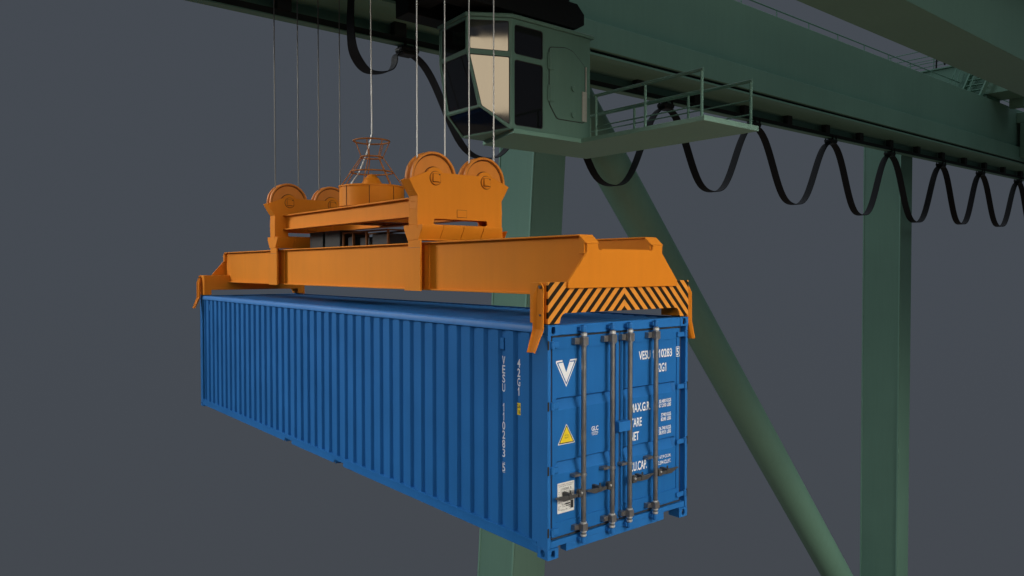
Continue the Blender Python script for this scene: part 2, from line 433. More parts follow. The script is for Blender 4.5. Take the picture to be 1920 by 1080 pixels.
# locking gear
BX = (.487, .956, 1.258, 1.729)
def lock_bar(x, d, hs):
    by = -.062
    bm = BM(); tube(bm, [(x, by, .14), (x, by, 2.50)], .029, 16)
    lb = obj('locking_bar', bm, M['steel'], d)
    # cams and keepers on header and sill
    for zc, up in ((2.535, 1), (.155, -1)):
        bm = BM()
        tube(bm, [(x, by, zc - .03), (x, by, zc + .03)], .034, 10)
        box(bm, x - .045, x + .045, by + .01, .0055, zc - .022, zc + .022)
        box(bm, x - .022, x + .022, by - .02, by + .03, zc - .045, zc + .045)
        obj('cam_keeper', bm, M['blue_lt'], d, bevel=.004)
    for z0, z1 in ((2.455, 2.485), (.338, .352), (.238, .252), (.195, .212)):
        bm = BM(); tube(bm, [(x, by, z0), (x, by, z1)], .036, 16); obj('collar', bm, M['bright'], d)
    for z0, z1 in ((2.352, 2.445), (.255, .335)):
        bm = BM()
        box(bm, x - .042, x + .040, by - .038, by + .036, z0, z1)
        box(bm, x - .115, x - .043, by + .02, .0215, z0 + .012, z1 - .012)
        box(bm, x - .105, x - .085, by + .012, by + .021, z0 + .03, z1 - .03)
        obj('bar_guide', bm, M['steel'], d, bevel=.006)
    bm = BM(); tube(bm, [(x, by, 2.34), (x, by, 2.351)], .038, 16); obj('collar', bm, M['steel'], d)
    bm = BM()
    tube(bm, [(x, by, .875), (x, by, .905)], .038, 16); box(bm, x - .125, x - .02, by + .01, .0325, .874, .906)
    obj('bar_guide', bm, M['steel'], d, bevel=.005)
    # handle: hub, arm, catch
    bm = BM(); e = -1 if hs < 0 else 1
    z = .69
    box(bm, x + e * .03, x + e * .095, by - .032, by + .02, z - .04, z + .045)
    arm = [(x + e * .095, z - .022, .022), (x + e * .21, z - .026, .030), (x + e * .30, z - .024, .034), (x + e * .40, z - .004, .016), (x + e * .43, z + .0, .012)]
    loft(bm, [[(ax, by - .014, az - h + .01), (ax, by - .014, az + h), (ax, by + .010, az + h), (ax, by + .010, az - h + .01)] for ax, az, h in arm])
    obj('handle', bm, M['iron'], d, bevel=.004)
    bm = BM()
    box(bm, x + e * .195, x + e * .24, by - .022, .0325, z - .034, z + .024); box(bm, x + e * .208, x + e * .222, by - .02, by - .002, z + .024, z + .062)
    obj('handle_catch', bm, M['iron'], d, bevel=.003)
    bm = BM(); tube(bm, [(x + e * .062, by - .045, z + .012), (x + e * .062, by - .031, z + .012)], .012, 10)
    obj('rivet', bm, M['bright'], d)
lock_bar(BX[0], dl, -1); lock_bar(BX[1], dl, -1); lock_bar(BX[2], dr, 1); lock_bar(BX[3], dr, 1)
bm = BM(); box(bm, 1.045, 1.245, -.088, -.008, 1.29, 1.412)
box(bm, 1.06, 1.14, -.0079, .0215, 1.30, 1.40)
obj('lock_box', bm, M['blue_lt'], dl, bevel=.006)

# ---- markings on the doors
def on_door(parent, name, mat, items, y=.0305, bold=.012):
    for s, x0, x1, z0, z1 in items: obj(name, text_bm(BM(), s, x0, x1, z0, z1, (0, y, 0), bold=bold), mat, parent)
on_door(dr, 'lettering', M['white'], [('VESU', 1.520, 1.733, 2.096, 2.202), ('1', 1.778, 1.806, 2.096, 2.202), ('1', 1.888, 1.928, 2.096, 2.202), ('0283', 1.938, 2.150, 2.096, 2.202),
    ('42G', 1.850, 2.002, 1.916, 2.026), ('1', 2.008, 2.048, 1.916, 2.026), ('MAX.G.R.', 1.372, 1.738, 1.462, 1.570), ('TARE', 1.372, 1.578, 1.285, 1.392), ('NET', 1.372, 1.526, 1.117, 1.222), ('CU.CAP.', 1.372, 1.676, .742, .856)], bold=.016)
on_door(dr, 'lettering', M['white'], [('5', 2.230, 2.274, 2.104, 2.196)], y=.0208)
on_door(dr, 'lettering', M['white'], [('30.480 KGS', 1.900, 2.136, 1.520, 1.566), ('67.200 LBS', 1.900, 2.136, 1.466, 1.512),
    ('3740 KGS', 1.942, 2.136, 1.345, 1.391), ('8245 LBS', 1.942, 2.136, 1.291, 1.337),
    ('26.740 KGS', 1.900, 2.136, 1.176, 1.222), ('58.955 LBS', 1.900, 2.136, 1.122, 1.168),
    ('67,9 CU.M.', 1.917, 2.140, .810, .858), ('2.394 CU.FT.', 1.893, 2.140, .742, .790)], bold=.016)
bm = BM(); plate(bm, [(2.219, 2.085), (2.291, 2.085), (2.291, 2.214), (2.219, 2.214)], [[(2.225, 2.091), (2.285, 2.091), (2.285, 2.208), (2.225, 2.208)]], (0, .0207, 0), (1, 0, 0), (0, 0, 1), (0, 1, 0), .0005)
obj('digit_box', bm, M['white'], dr)
# V emblem: solid V with a thin outline
bm = BM()
plate(bm, [(.138, 2.187), (.243, 2.193), (.305, 2.050), (.366, 2.193), (.474, 2.193), (.305, 1.888)], [], (0, .0312, 0), (1, 0, 0), (0, 0, 1), (0, 1, 0), .0015)
e1 = obj('emblem', bm, M['white'], dl)
bm = BM()
# blue line just inside the outer V, then the solid inner V
pv = [(.138, 2.187), (.243, 2.193), (.305, 2.050), (.366, 2.193), (.474, 2.193), (.305, 1.888)]
def strip(bm, pts, w, y):
    for p, q in zip(pts, pts[1:]):
        p, q = Vector(p), Vector(q); d = (q - p).normalized(); nn = Vector((-d.y, d.x)) * w / 2
        p2, q2 = p - d * w / 2, q + d * w / 2
        quad(bm, [(c.x, y, c.y) for c in (p2 + nn, q2 + nn, q2 - nn, p2 - nn)])
    return bm
strip(bm, [(.245, 2.170), (.171, 2.165), (.305, 1.925), (.439, 2.170), (.366, 2.170)], .012, .0300)
obj('emblem_line', bm, M['blue'], dl)
# warning triangle
def tri(c, zb, h, w): return [(c - w, zb), (c + w, zb), (c, zb + h)]
bm = BM(); plate(bm, round_poly(tri(.310, 1.246, .228, .134), .012), [], (0, .0313, 0), (1, 0, 0), (0, 0, 1), (0, 1, 0), .0012)
wt = obj('warning_sticker', bm, M['plate'], dl)
bm = BM(); plate(bm, round_poly(tri(.310, 1.255, .204, .119), .010), [], (0, .0306, 0), (1, 0, 0), (0, 0, 1), (0, 1, 0), .0005); obj('sticker_border', bm, M['ink'], dl)
bm = BM(); plate(bm, round_poly(tri(.310, 1.266, .174, .100), .008), [], (0, .0300, 0), (1, 0, 0), (0, 0, 1), (0, 1, 0), .0005); obj('sticker_field', bm, M['yellow'], dl)
on_door(dl, 'sticker_lettering', M['ink'], [('CAUTION', .277, .343, 1.335, 1.352), ('HEIGHT', .279, .341, 1.308, 1.325)], y=.0296, bold=0)
# small white wordmark
on_door(dl, 'lettering', M['white'], [('GLC', .706, .818, 1.336, 1.388), ('CONTAINER LEASE', .708, .814, 1.300, 1.310), ('SERVICES', .722, .802, 1.284, 1.294)], bold=.02)
bm = BM(); box(bm, .708, .814, .0303, .0308, 1.318, 1.323); obj('underline', bm, M['white'], dl)
# data plate with lines of small print
bm = BM(); plate(bm, rrect(.173, .430, .478, .818, .006), [], (0, .0300, 0), (1, 0, 0), (0, 0, 1), (0, 1, 0), .0025)
dp = obj('data_plate', bm, M['plate'], dl)
bm = BM(); rnd = random.Random(7)
text_bm(bm, 'CONTAINER SAFETY PLATE', .185, .415, .790, .803, (0, .0295, 0), bold=0)
text_bm(bm, 'APPROVED FOR TRANSPORT', .200, .400, .771, .783, (0, .0295, 0), bold=0)
text_bm(bm, '110283 5', .225, .385, .735, .757, (0, .0295, 0), bold=.02)
for k in range(24):
    z = .715 - k * .0095
    x = .185
    if z < .50: break
    while x < .36 if z < .66 else x < .42:
        w = rnd.uniform(.012, .05)
        if rnd.random() < .62: box(bm, x, min(x + w, .42), .0292, .0296, z, z + .0035)
        x += w + .008
box(bm, .372, .418, .0288, .0296, .51, .60); box(bm, .215, .40, .0288, .0296, .728, .730)
box(bm, .29, .365, .0288, .0296, .565, .58); box(bm, .30, .365, .0288, .0296, .545, .555)
box(bm, .385, .418, .0288, .0296, .605, .613)
obj('plate_print', bm, M['ink'], dl)

# ---- markings on the side wall
def on_side(name, mat, items, bold=.012, x=.0445):
    bm = BM()
    for s, yc, hw, z0, z1 in items:
        text_bm(bm, s, -hw, hw, z0, z1, (x, yc, 0), (0, -1, 0), (0, 0, 1), bold=bold)
    return obj(name, bm, mat, sw)
def column(word, yc, ztop):
    on_side('lettering', M['greywhite'], [(c, yc, .020 if c == '1' else .027, ztop - i * .1085 - .098, ztop - i * .1085) for i, c in enumerate(word)], bold=.014)
column('VESU', .826, 2.182); column('110283', .826, 1.625); column('5', .826, .910); column('42G1', .549, 2.172)
bm = BM(); plate(bm, [(-.033, .800), (.033, .800), (.033, .924), (-.033, .924)], [[(-.030, .804), (.030, .804), (.030, .920), (-.030, .920)]], (.0452, .820, 0), (0, -1, 0), (0, 0, 1), (1, 0, 0), .001)
obj('digit_box', bm, M['greywhite'], sw)
bm = BM(); box(bm, .0442, .0465, .515, .577, 1.528, 1.664); obj('height_sticker', bm, M['yellow'], sw)
bm = BM()
text_bm(bm, '2.6', -.027, .027, 1.606, 1.652, (.0437, .546, 0), (0, -1, 0), (0, 0, 1), bold=.03)
text_bm(bm, '8.6', -.004, .027, 1.542, 1.585, (.0437, .546, 0), (0, -1, 0), (0, 0, 1), bold=.03)
obj('sticker_lettering', bm, M['ink'], sw)
for yc in (.824, 11.555):
    bm = BM()
    loft(bm, [[(.047, yc - .030, 2.25), (.047, yc + .030, 2.25), (.047, yc + .030, 2.405), (.047, yc - .030, 2.405)], [(.014, yc - .034, 2.262), (.014, yc + .034, 2.262), (.014, yc + .034, 2.393), (.014, yc - .034, 2.393)]])
    v = obj('vent', bm, M['blue'], sw, bevel=.004)

# ================================================================== SPREADER
spr = thing('spreader_frame', 'orange telescopic spreader frame locked onto the roof corners of the blue container', 'spreader', (1.219, 6.095, 2.9))
def X2(x, s): return x if s == 0 else W_ - x
def Y2(y, s): return y if s == 0 else LN - y
# main beams: deep web with lipped flanges
for s in (0, 1):
    bm = BM()
    pr = [(.545, 2.895), (.545, 2.915), (.600, 2.915), (.600, 3.582), (.545, 3.582), (.545, 3.602), (.765, 3.602), (.765, 3.582), (.745, 3.582), (.745, 2.915), (.765, 2.915), (.765, 2.895)]
    loft(bm, [[(X2(px, s), (py if pz > 3.5 else (.031 if py < 1 else LN - .031)), pz) for px, pz in pr] for py in (.085, LN - .085)])
    obj('main_beam', bm, M['orange'], spr, bevel=.004)
# end beams with hazard stripes
for e in (0, 1):
    def PY(y): return Y2(y, e)
    dirn = (0, 1, 0) if e == 0 else (0, -1, 0)
    bm = BM()
    arch = [(.0, 2.606), (.172, 2.606), (.186, 2.66), (.215, 2.70), (.255, 2.716)]
    arch2 = [(W_ - x, z) for x, z in reversed(arch)]
    outer = arch + arch2 + [(W_, 3.062), (0, 3.062)]
    plate(bm, outer, [], (0, PY(.0), 0), (1, 0, 0), (0, 0, 1), dirn, .028)
    ep = obj('striped_end_plate', bm, M['stripes'], spr, label='end plate painted in black and orange chevron stripes')
    bm = BM()
    # body behind the plate
    plate(bm, [(.004, 2.606), (.17, 2.606), (.17, 2.72), (W_ - .17, 2.72), (W_ - .17, 2.606), (W_ - .004, 2.606), (W_ - .004, 3.058), (.004, 3.058)], [], (0, PY(.029), 0), (1, 0, 0), (0, 0, 1), dirn, .28)
    obj('end_beam', bm, M['orange'], spr, bevel=.006)
    # apron plate, tapering up to the two beams, with folded tops
    bm = BM()
    ap = [(.272, 2.992), (2.166, 2.992), (2.166, 3.062), (1.873, 3.40), (1.873, 3.497), (1.695, 3.497), (1.690, 3.44), (1.668, 3.424), (1.640, 3.424), (1.636, 3.438), (.802, 3.438), (.798, 3.424), (.770, 3.424), (.748, 3.44), (.743, 3.497), (.565, 3.497), (.565, 3.40), (.272, 3.062)]
    plate(bm, ap, [], (0, PY(-.034), 0), (1, 0, 0), (0, 0, 1), dirn, .032)
    obj('apron_plate', bm, M['orange'], spr, bevel=.004)
    for s in (0, 1):
        bm = BM()
        loft(bm, [[(X2(.545, s), PY(-.034), 3.499), (X2(.765, s), PY(-.034), 3.499), (X2(.765, s), PY(.0), 3.499), (X2(.545, s), PY(.0), 3.499)],
                  [(X2(.545, s), PY(.082), 3.603), (X2(.765, s), PY(.082), 3.603), (X2(.765, s), PY(.083), 3.575), (X2(.545, s), PY(.083), 3.575)]])
        loft(bm, [[(X2(xx, s), PY(yy), zz) for yy, zz in ((-.0018, 3.38), (.0848, 3.38), (.0848, 3.574), (-.0018, 3.4985))] for xx in (.548, .762)])
        obj('beam_cap', bm, M['orange'], spr, bevel=.003)
        # corner legs carrying the locking pins
        bm = BM(); box(bm, X2(.03, s), X2(.15, s), PY(.03), PY(.15), 2.593, 2.6055)
        obj('twist_lock', bm, M['iron'], spr)
        # gather guide flap, hung on the outer side of the corner
        def fp(d, y, z): return (X2(-d, s), PY(y), z)
        bm = BM(); t = .014; yc = .085
        prof = [(3.050, .022, .030, .012), (3.012, .046, .030, .012), (2.955, .070, .034, .02), (2.90, .086, .038, .034), (2.545, .086, .040, .036), (2.30, .060, .150, .030)]
        A, B = [], []
        for z, hw, d, lip in prof:
            row = [(d + lip, yc - hw), (d + lip * .15, yc - hw * .62), (d - .006, yc), (d + lip * .15, yc + hw * .62), (d + lip, yc + hw)]
            A.append([bm.verts.new(fp(dd, yy, z)) for dd, yy in row]); B.append([bm.verts.new(fp(dd - t, yy, z - .004)) for dd, yy in row])
        n = 5
        for i in range(len(A) - 1):
            for k in range(n - 1):
                bm.faces.new((A[i][k], A[i][k + 1], A[i + 1][k + 1], A[i + 1][k])); bm.faces.new((B[i][k + 1], B[i][k], B[i + 1][k], B[i + 1][k + 1]))
            for k in (0, n - 1): bm.faces.new((A[i][k], A[i + 1][k], B[i + 1][k], B[i][k]))
        for k in range(n - 1):
            bm.faces.new((A[0][k], B[0][k], B[0][k + 1], A[0][k + 1])); bm.faces.new((A[-1][k], A[-1][k + 1], B[-1][k + 1], B[-1][k]))
        fo = obj('guide_flap', bm, M['orange'], spr, smooth=12)
        bm = BM(); tube(bm, [fp(.0, yc, 3.008), fp(.052, yc, 3.008)], .018, 12); obj('hinge_pin', bm, M['iron'], fo)
        bm = BM(); tube(bm, [fp(.02, yc, 2.70), fp(.046, yc, 2.70)], .012, 10); obj('stop_bolt', bm, M['iron'], fo)
# columns under the head block
for s in (0, 1):
    for y0, y1, fr in ((3.26, 3.60, 1), (8.63, 8.95, 0)):
        bm = BM()
        box(bm, X2(.430, s), X2(.458, s), y0, y1, 2.885, 3.632)
        box(bm, X2(.4585, s), X2(.583, s), y0 + .24, y1, 2.888, 3.628)
        box(bm, X2(.583, s), X2(.5995, s), y0, y1 + .02, 2.916, 3.581)
        c = obj('column', bm, M['orange'], spr, bevel=.003)
        bm = BM(); loft(bm, [[(X2(.44, s), yy, 2.886), (X2(.455, s), yy, 2.886), (X2(.455, s), yy2, 3.20), (X2(.44, s), yy2, 3.20)] for yy, yy2 in ((y1 + .001, y1 + .001), (y1 + .12, y1 + .006))])
        obj('gusset', bm, M['orange'], c)
        bm = BM(); box(bm, X2(.4285, s), X2(.4295, s), y0 + .003, y1 - .003, 3.520, 3.524); obj('weld_seam', bm, M['iron'], c)
# flipper and drive units between the beams
for y0, y1 in ((7.62, 8.20), (6.88, 7.52)):
    obj('motor_cabinet', box(BM(), .95, 1.5, y0, y1, 3.30, 3.935), M['grey_box'], spr, bevel=.01)
bm = BM()
for y in (5.10, 5.85, 6.35, 6.74):
    box(bm, .95, .985, y, y + .035, 3.3, 3.86); box(bm, 1.46, 1.495, y, y + .035, 3.3, 3.86)
box(bm, .951, .984, 5.10, 6.775, 3.8601, 3.89); box(bm, 1.461, 1.494, 5.10, 6.775, 3.8601, 3.89)
box(bm, .985, 1.46, 5.101, 5.13, 3.861, 3.888); box(bm, .985, 1.46, 6.741, 6.77, 3.861, 3.888)
obj('equipment_frame', bm, M['frame_dk'], spr)
bm = BM(); box(bm, 1.03, 1.42, 5.2, 5.8, 3.3, 3.82); box(bm, 1.05, 1.40, 5.92, 6.30, 3.3, 3.78); box(bm, 1.02, 1.42, 6.42, 6.70, 3.3, 3.80)
obj('hydraulic_unit', bm, M['dark_box'], spr, bevel=.02)
for y0, y1 in ((1.5, 1.75), (4.3, 4.55), (7.3, 7.5), (10.4, 10.65)):
    obj('cross_tie', box(BM(), .7455, W_ - .7455, y0, y1, 2.95, 3.30), M['orange'], spr, bevel=.006)
for s in (0, 1):
    obj('cylinder', tube(BM(), [(X2(1.0, s), 1.8, 3.2), (X2(1.0, s), 4.2, 3.2)], .06, 14), M['iron'], spr)

# ================================================================== HEAD BLOCK
hb = thing('head_block', 'orange head block with four rope sheaves and a wire cable basket above the spreader frame', 'head block', (1.219, 6.145, 3.64))
plout = [(.432, 3.858), (2.006, 3.858), (2.010, 4.10), (2.006, 4.20), (2.004, 4.285), (2.055, 4.36), (2.150, 4.520), (1.850, 4.640), (1.60, 4.648), (.84, 4.648), (.588, 4.640), (.288, 4.520), (.383, 4.36), (.434, 4.285), (.432, 4.20), (.428, 4.10)]
def sheave(xc, yc):
    """grooved wheel: two rims with a rope groove between, hub on each face"""
    zc = 4.557
    pr = [(-.066, .10), (-.066, .358), (-.100, .366), (-.100, .396), (-.072, .402), (-.052, .398), (-.020, .342), (.020, .342), (.052, .398), (.072, .402), (.100, .396), (.100, .366), (.066, .358), (.066, .10)]
    n = 56; bm = BM()
    rows = [[bm.verts.new((xc + r * math.cos(a), yc + dy, zc + r * math.sin(a))) for dy, r in pr] for a in [2 * math.pi * i / n for i in range(n)]]
    for i in range(n):
        for k in range(len(pr)):
            k2 = (k + 1) % len(pr)
            bm.faces.new((rows[i][k], rows[(i + 1) % n][k], rows[(i + 1) % n][k2], rows[i][k2]))
    w = obj('sheave', bm, M['orange_dk'], hb, smooth=30)
    bm = BM(); tube(bm, [(xc, yc - .12, zc), (xc, yc - .11, zc), (xc, yc + .11, zc), (xc, yc + .12, zc)], [.150, .165, .165, .150], 32)
    obj('hub', bm, M['orange'], w)
    bm = BM(); ring(bm, (0, 0, 0), .172, .008, 32, 6)  # dark rings painted in for the shade around hub and rim step
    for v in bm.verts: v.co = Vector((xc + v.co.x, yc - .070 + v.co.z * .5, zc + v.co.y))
    obj('shade_ring', bm, M['frame_dk'], w, smooth=90)
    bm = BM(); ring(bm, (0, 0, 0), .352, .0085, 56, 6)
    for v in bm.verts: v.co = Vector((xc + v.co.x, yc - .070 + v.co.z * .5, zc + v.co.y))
    obj('shade_ring', bm, M['frame_dk'], w, smooth=90)
for k, y0 in enumerate((3.33, 8.71)):
    y1 = y0 + .25; yc = y0 + .125
    bm = BM()
    slot = rrect(.712, 1.712, 3.872, 3.955, .03, 3)
    plate(bm, plout, [slot], (0, y0, 0), (1, 0, 0), (0, 0, 1), (0, 1, 0), .03)
    plate(bm, plout, [slot], (0, y1 - .03, 0), (1, 0, 0), (0, 0, 1), (0, 1, 0), .03)
    # side and bottom closing plates between the two cheek plates
    idx = [11, 12, 13, 14, 15, 0]
    pts = [plout[i] for i in idx]
    for side in (0, 1):
        q = [(x if side == 0 else W_ - x, z) for x, z in pts]
        inn = [(x + (.024 if side == 0 else -.024), z) for x, z in q]
        for i in range(len(q) - 1):
            loft(bm, [[(q[i][0], yy, q[i][1]), (q[i + 1][0], yy, q[i + 1][1]), (inn[i + 1][0], yy, inn[i + 1][1]), (inn[i][0], yy, inn[i][1])] for yy in (y0 + .0302, y1 - .0302)])
    box(bm, .5, W_ - .5, y0 + .0302, y1 - .0302, 3.985, 4.01)
    hs = obj('sheave_housing', bm, M['orange'], hb, bevel=.004)
    bm = BM(); box(bm, 1.137, 1.312, y0 - .008, y0 - .0005, 3.995, 4.102); npl = obj('name_plate', bm, M['orange'], hs, bevel=.002)
    bm = BM(); box(bm, 1.131, 1.318, y0 - .002, y0 - .0003, 3.989, 4.108); obj('plate_shade_border', bm, M['frame_dk'], npl)  # dark border standing in for the shade around the name plate
    for xc in (.747, 1.690):
        sheave(xc, yc)
        for f, d in ((y0, -1), (y1, 1)):
            bm = BM()
            tube(bm, [(xc, f + d * .001, 4.557), (xc, f + d * .022, 4.557)], .098, 28)
            box(bm, xc - .062, xc + .034, f + d * .0222, f + d * .045, 4.505, 4.615)
            box(bm, xc + .036, xc + .066, f + d * .0222, f + d * .034, 4.500, 4.600)
            ac = obj('axle_cap', bm, M['orange'], hs, bevel=.004)
            bm = BM(); plate(bm, [(.107 * math.cos(2 * math.pi * i / 28), .107 * math.sin(2 * math.pi * i / 28)) for i in range(28)], [], (xc, f + d * .0004, 4.557), (1, 0, 0), (0, 0, 1), (0, d, 0), .003); obj('cap_shade_ring', bm, M['frame_dk'], ac)  # dark disc gives the cap its painted shade outline
            bm = BM(); box(bm, xc - .069, xc + .073, f + d * .0221, f + d * .0228, 4.494, 4.622); obj('lock_shade_line', bm, M['frame_dk'], ac)  # dark outline drawn for the shade around the lock blocks
    # lower body with overhanging sloped skirt in four plates
    bm = BM()
    loft(bm, [[(x, y0 - .03, 3.63), (x, y1 + .03, 3.63), (x, y1 + .002, 3.8565), (x, y0 + .002, 3.8565)] for x in (.425, 2.013)])
    obj('lower_body', bm, M['orange'], hb, bevel=.004)
    for f, d in ((y0, -1), (y1, 1)):
        for i in range(4):
            a0 = .424 + i * .3725 + .003; a1 = .424 + (i + 1) * .3725 - .003
            bm = BM()
            loft(bm, [[(x, f + d * .005, 3.857), (x, f + d * .135, 3.857), (x, f + d * .135, 3.808), (x, f + d * .034, 3.650)] for x in (a0, a1)])
            obj('skirt_plate', bm, M['orange'], hb, bevel=.003)
    for s in (0, 1):
        bm = BM(); loft(bm, [[(X2(.4215, s), yy0, zz), (X2(.4248, s), yy0, zz), (X2(.4248, s), yy1, zz), (X2(.4215, s), yy1, zz)] for zz, yy0, yy1 in ((3.645, y0 - .032, y1 + .03), (3.70, y0 - .065, y1 + .03), (3.803, y0 - .130, y1 + .03))])
        obj('end_plate', bm, M['orange'], hb)
# connecting I beams
for s in (0, 1):
    bm = BM()
    pr = [(.600, 4.00), (.600, 4.022), (.660, 4.022), (.660, 4.278), (.600, 4.278), (.600, 4.30), (.80, 4.30), (.80, 4.278), (.74, 4.278), (.74, 4.022), (.80, 4.022), (.80, 4.00)]
    loft(bm, [[(X2(px, s), py, pz) for px, pz in pr] for py in (3.581, 8.709)])
    obj('connecting_beam', bm, M['orange'], hb, bevel=.003)
for y0, y1 in ((5.55, 5.75), (6.45, 6.65)):
    obj('cross_tie', box(BM(), .7405, W_ - .7405, y0, y1, 4.03, 4.27), M['orange_dk'], hb, bevel=.005)
# cable basket
bc = (1.20, 6.1)
bm = BM(); n = 48
rows = []
for r, z in ((.577, 4.32), (.577, 4.665), (.592, 4.668), (.592, 4.692), (.577, 4.695), (.560, 4.695), (.560, 4.34), (.02, 4.34)):
    rows.append([(bc[0] + r * math.cos(2 * math.pi * i / n), bc[1] + r * math.sin(2 * math.pi * i / n), z) for i in range(n)])
loft(bm, rows, cap=True)
tub = obj('basket_drum', bm, M['orange'], hb, smooth=40)
bm = BM()
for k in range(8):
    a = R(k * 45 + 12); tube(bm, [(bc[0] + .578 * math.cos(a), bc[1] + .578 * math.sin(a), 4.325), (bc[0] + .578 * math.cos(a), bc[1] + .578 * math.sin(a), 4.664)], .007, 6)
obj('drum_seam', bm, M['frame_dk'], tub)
bm = BM()
loft(bm, [[(bc[0] + r * math.cos(2 * math.pi * i / 32), bc[1] + r * math.sin(2 * math.pi * i / 32), z) for i in range(32)] for r, z in ((.36, 4.345), (.215, 4.70), (.13, 4.84), (.07, 4.905), (.012, 4.925))])
obj('basket_cone', bm, M['orange'], tub, smooth=60)
for rad, z in ((.378, 4.955), (.200, 5.225), (.322, 5.515)):
    obj('basket_ring', ring(BM(), (bc[0], bc[1], z), rad, .0135), M['cage'], hb, smooth=90)
for k in range(7):
    a = R(k * 360 / 7 + 20); c, s_ = math.cos(a), math.sin(a)
    bm = BM(); tube(bm, [(bc[0] + r * c, bc[1] + r * s_, z) for r, z in ((.570, 4.69), (.378, 4.968), (.200, 5.225), (.322, 5.515))], .0090, 8)
    obj('basket_rod', bm, M['cage'], hb, smooth=60)

# ================================================================== ROPES
def rope(xb, yb, label, mat, r):
    bm = BM(); rn = random.Random(int(xb * 100))
    pts = [(xb, yb, 4.72), (xb, yb, 6.0), (xb, yb, 7.6), (xb, yb, 9.2), (xb, yb, 10.62)]
    tube(bm, pts, r, 8)
    o = obj('hoist_rope', bm, mat, None, smooth=80)
    return tag(o, label, 'rope', 'steel hoist ropes from the trolley to the head block')
nm = ['left side of the left', 'right side of the left', 'left side of the right', 'right side of the right']
for i, xb in enumerate((.505, 1.000, 1.455, 1.940)):
    rope(xb, 3.455, 'bright steel hoist rope entering the %s front sheave' % nm[i], M['rope'], .0110)
    rope(xb - .008, 8.835, 'thin dark hoist rope entering the %s rear sheave' % nm[i], M['rope_dk'], .0118)
# power cable into the basket
def bez(P, n=14):
    out = []
    for i in range(len(P) - 1):
        p0 = Vector(P[max(i - 1, 0)]); p1 = Vector(P[i]); p2 = Vector(P[i + 1]); p3 = Vector(P[min(i + 2, len(P) - 1)])
        for k in range(n):
            t = k / n
            out.append(.5 * ((2 * p1) + (p2 - p0) * t + (2 * p0 - 5 * p1 + 4 * p2 - p3) * t * t + (3 * p1 - p0 - 3 * p2 + p3) * t ** 3))
    out.append(Vector(P[-1])); return out
bm = BM()
tube(bm, bez([(.80, 6.1, 4.45), (.80, 6.1, 4.72), (.95, 6.1, 4.95), (1.12, 6.1, 5.35), (1.195, 6.1, 5.62), (1.205, 6.1, 5.9), (1.19, 6.1, 8.0), (1.18, 6.1, 10.62)]), .0125, 8)
tag(obj('power_cable', bm, M['rope'], None, smooth=80), 'single grey power cable dropping into the wire cable basket', 'cable')

# ================================================================== GANTRY CRANE STRUCTURE
cr = thing('gantry_crane', 'dark green gantry crane frame of twin girders, legs and round diagonal brace', 'crane', (8.4, 6.1, -26))
XA, XB = -16.0, 64.0
# girder behind the container
bm = BM(); box(bm, XA, XB, 9.10, 10.70, 10.172, 12.36)
g1 = obj('girder', bm, M['green'], cr, bevel=.02, label='rear box girder carrying the festoon rail')
bm = BM(); box(bm, XA, XB, 8.92, 10.88, 9.40, 10.171); obj('girder_flange', bm, M['green'], g1, bevel=.012)
obj('downstand_plate', box(BM(), XA, XB, 10.79, 10.86, 8.95, 9.3995), M['green'], g1)
bm = BM(); box(bm, XA, XB, 9.04, 9.22, 9.305, 9.3995); rw = obj('rail_gap_shade', bm, M['black'], g1)  # black strip standing in for the shaded gap above the rail
bm = BM(); box(bm, XA, XB, 8.96, 9.24, 9.235, 9.3045); obj('trolley_rail', bm, M['green'], g1, bevel=.008)
# front girder
bm = BM(); box(bm, XA, XB, 1.72, 3.33, 9.40, 12.40)
g2 = obj('girder', bm, M['green'], cr, bevel=.02, label='front box girder crossing the top right corner')
for k in range(14):
    x = 5 + 4.2 * k
    bm = BM(); box(bm, x, x + .03, 1.40, 1.7195, 10.6, 12.38); box(bm, x + .6, x + .63, 1.40, 1.7195, 10.6, 12.38)
# walkway and machine cabinets along the outer side of the front girder
bm = BM(); box(bm, XA, XB, .55, 1.7195, 12.28, 12.38); obj('walkway', bm, M['green'], cr, bevel=.008)
# legs
def leg(xt, dx, zt, zb, wx, y0, y1, m):
    bm = BM()
    def xx(z): return xt + (z - 6.47) * dx
    loft(bm, [[(xx(z), y0, z), (xx(z) + wx, y0, z), (xx(z) + wx, y1, z), (xx(z), y1, z)] for z in (zb, zt)])
    lg = obj('leg', bm, m, cr, bevel=.03)
    bm = BM()
    for yy in (y0 + .03, y1 - .09):
        loft(bm, [[(xx(z) - .03, yy, z), (xx(z) + .001, yy, z), (xx(z) + .001, yy + .06, z), (xx(z) - .03, yy + .06, z)] for z in (zb + .05, zt - .02)])
    obj('edge_strip', bm, M['green_lt'], lg)
    return lg
leg(9.367, .0667, 11.6, -26, 1.27, 11.0, 12.755, M['green'])
leg(33.99, -.005, 11.6, -26, 1.26, 11.0, 12.96, M['green'])
# diagonal tube
bm = BM(); tube(bm, [(13.28 + .868 * (7.137 - z), 11.9, z) for z in (10.6, 0, -16)], .675, 40)
obj('diagonal_brace', bm, M['green'], cr, smooth=60)
# festoon runway beam and its hangers
bm = BM(); box(bm, XA, XB, 10.41, 10.67, 8.870, 8.898); fr = obj('festoon_rail', bm, M['green'], cr)
bm = BM(); box(bm, XA, XB, 10.46, 10.60, 8.8982, 9.06); obj('rail_web', bm, M['rail_dk'], fr)
bm = BM()
for x in [4.4 + 3.02 * k for k in range(-5, 19)]:
    bm = BM(); box(bm, x - .17, x + .17, 10.42, 10.64, 9.0605, 9.3995)
    obj('rail_bracket', bm, M['rail_dk'], cr, bevel=.01)
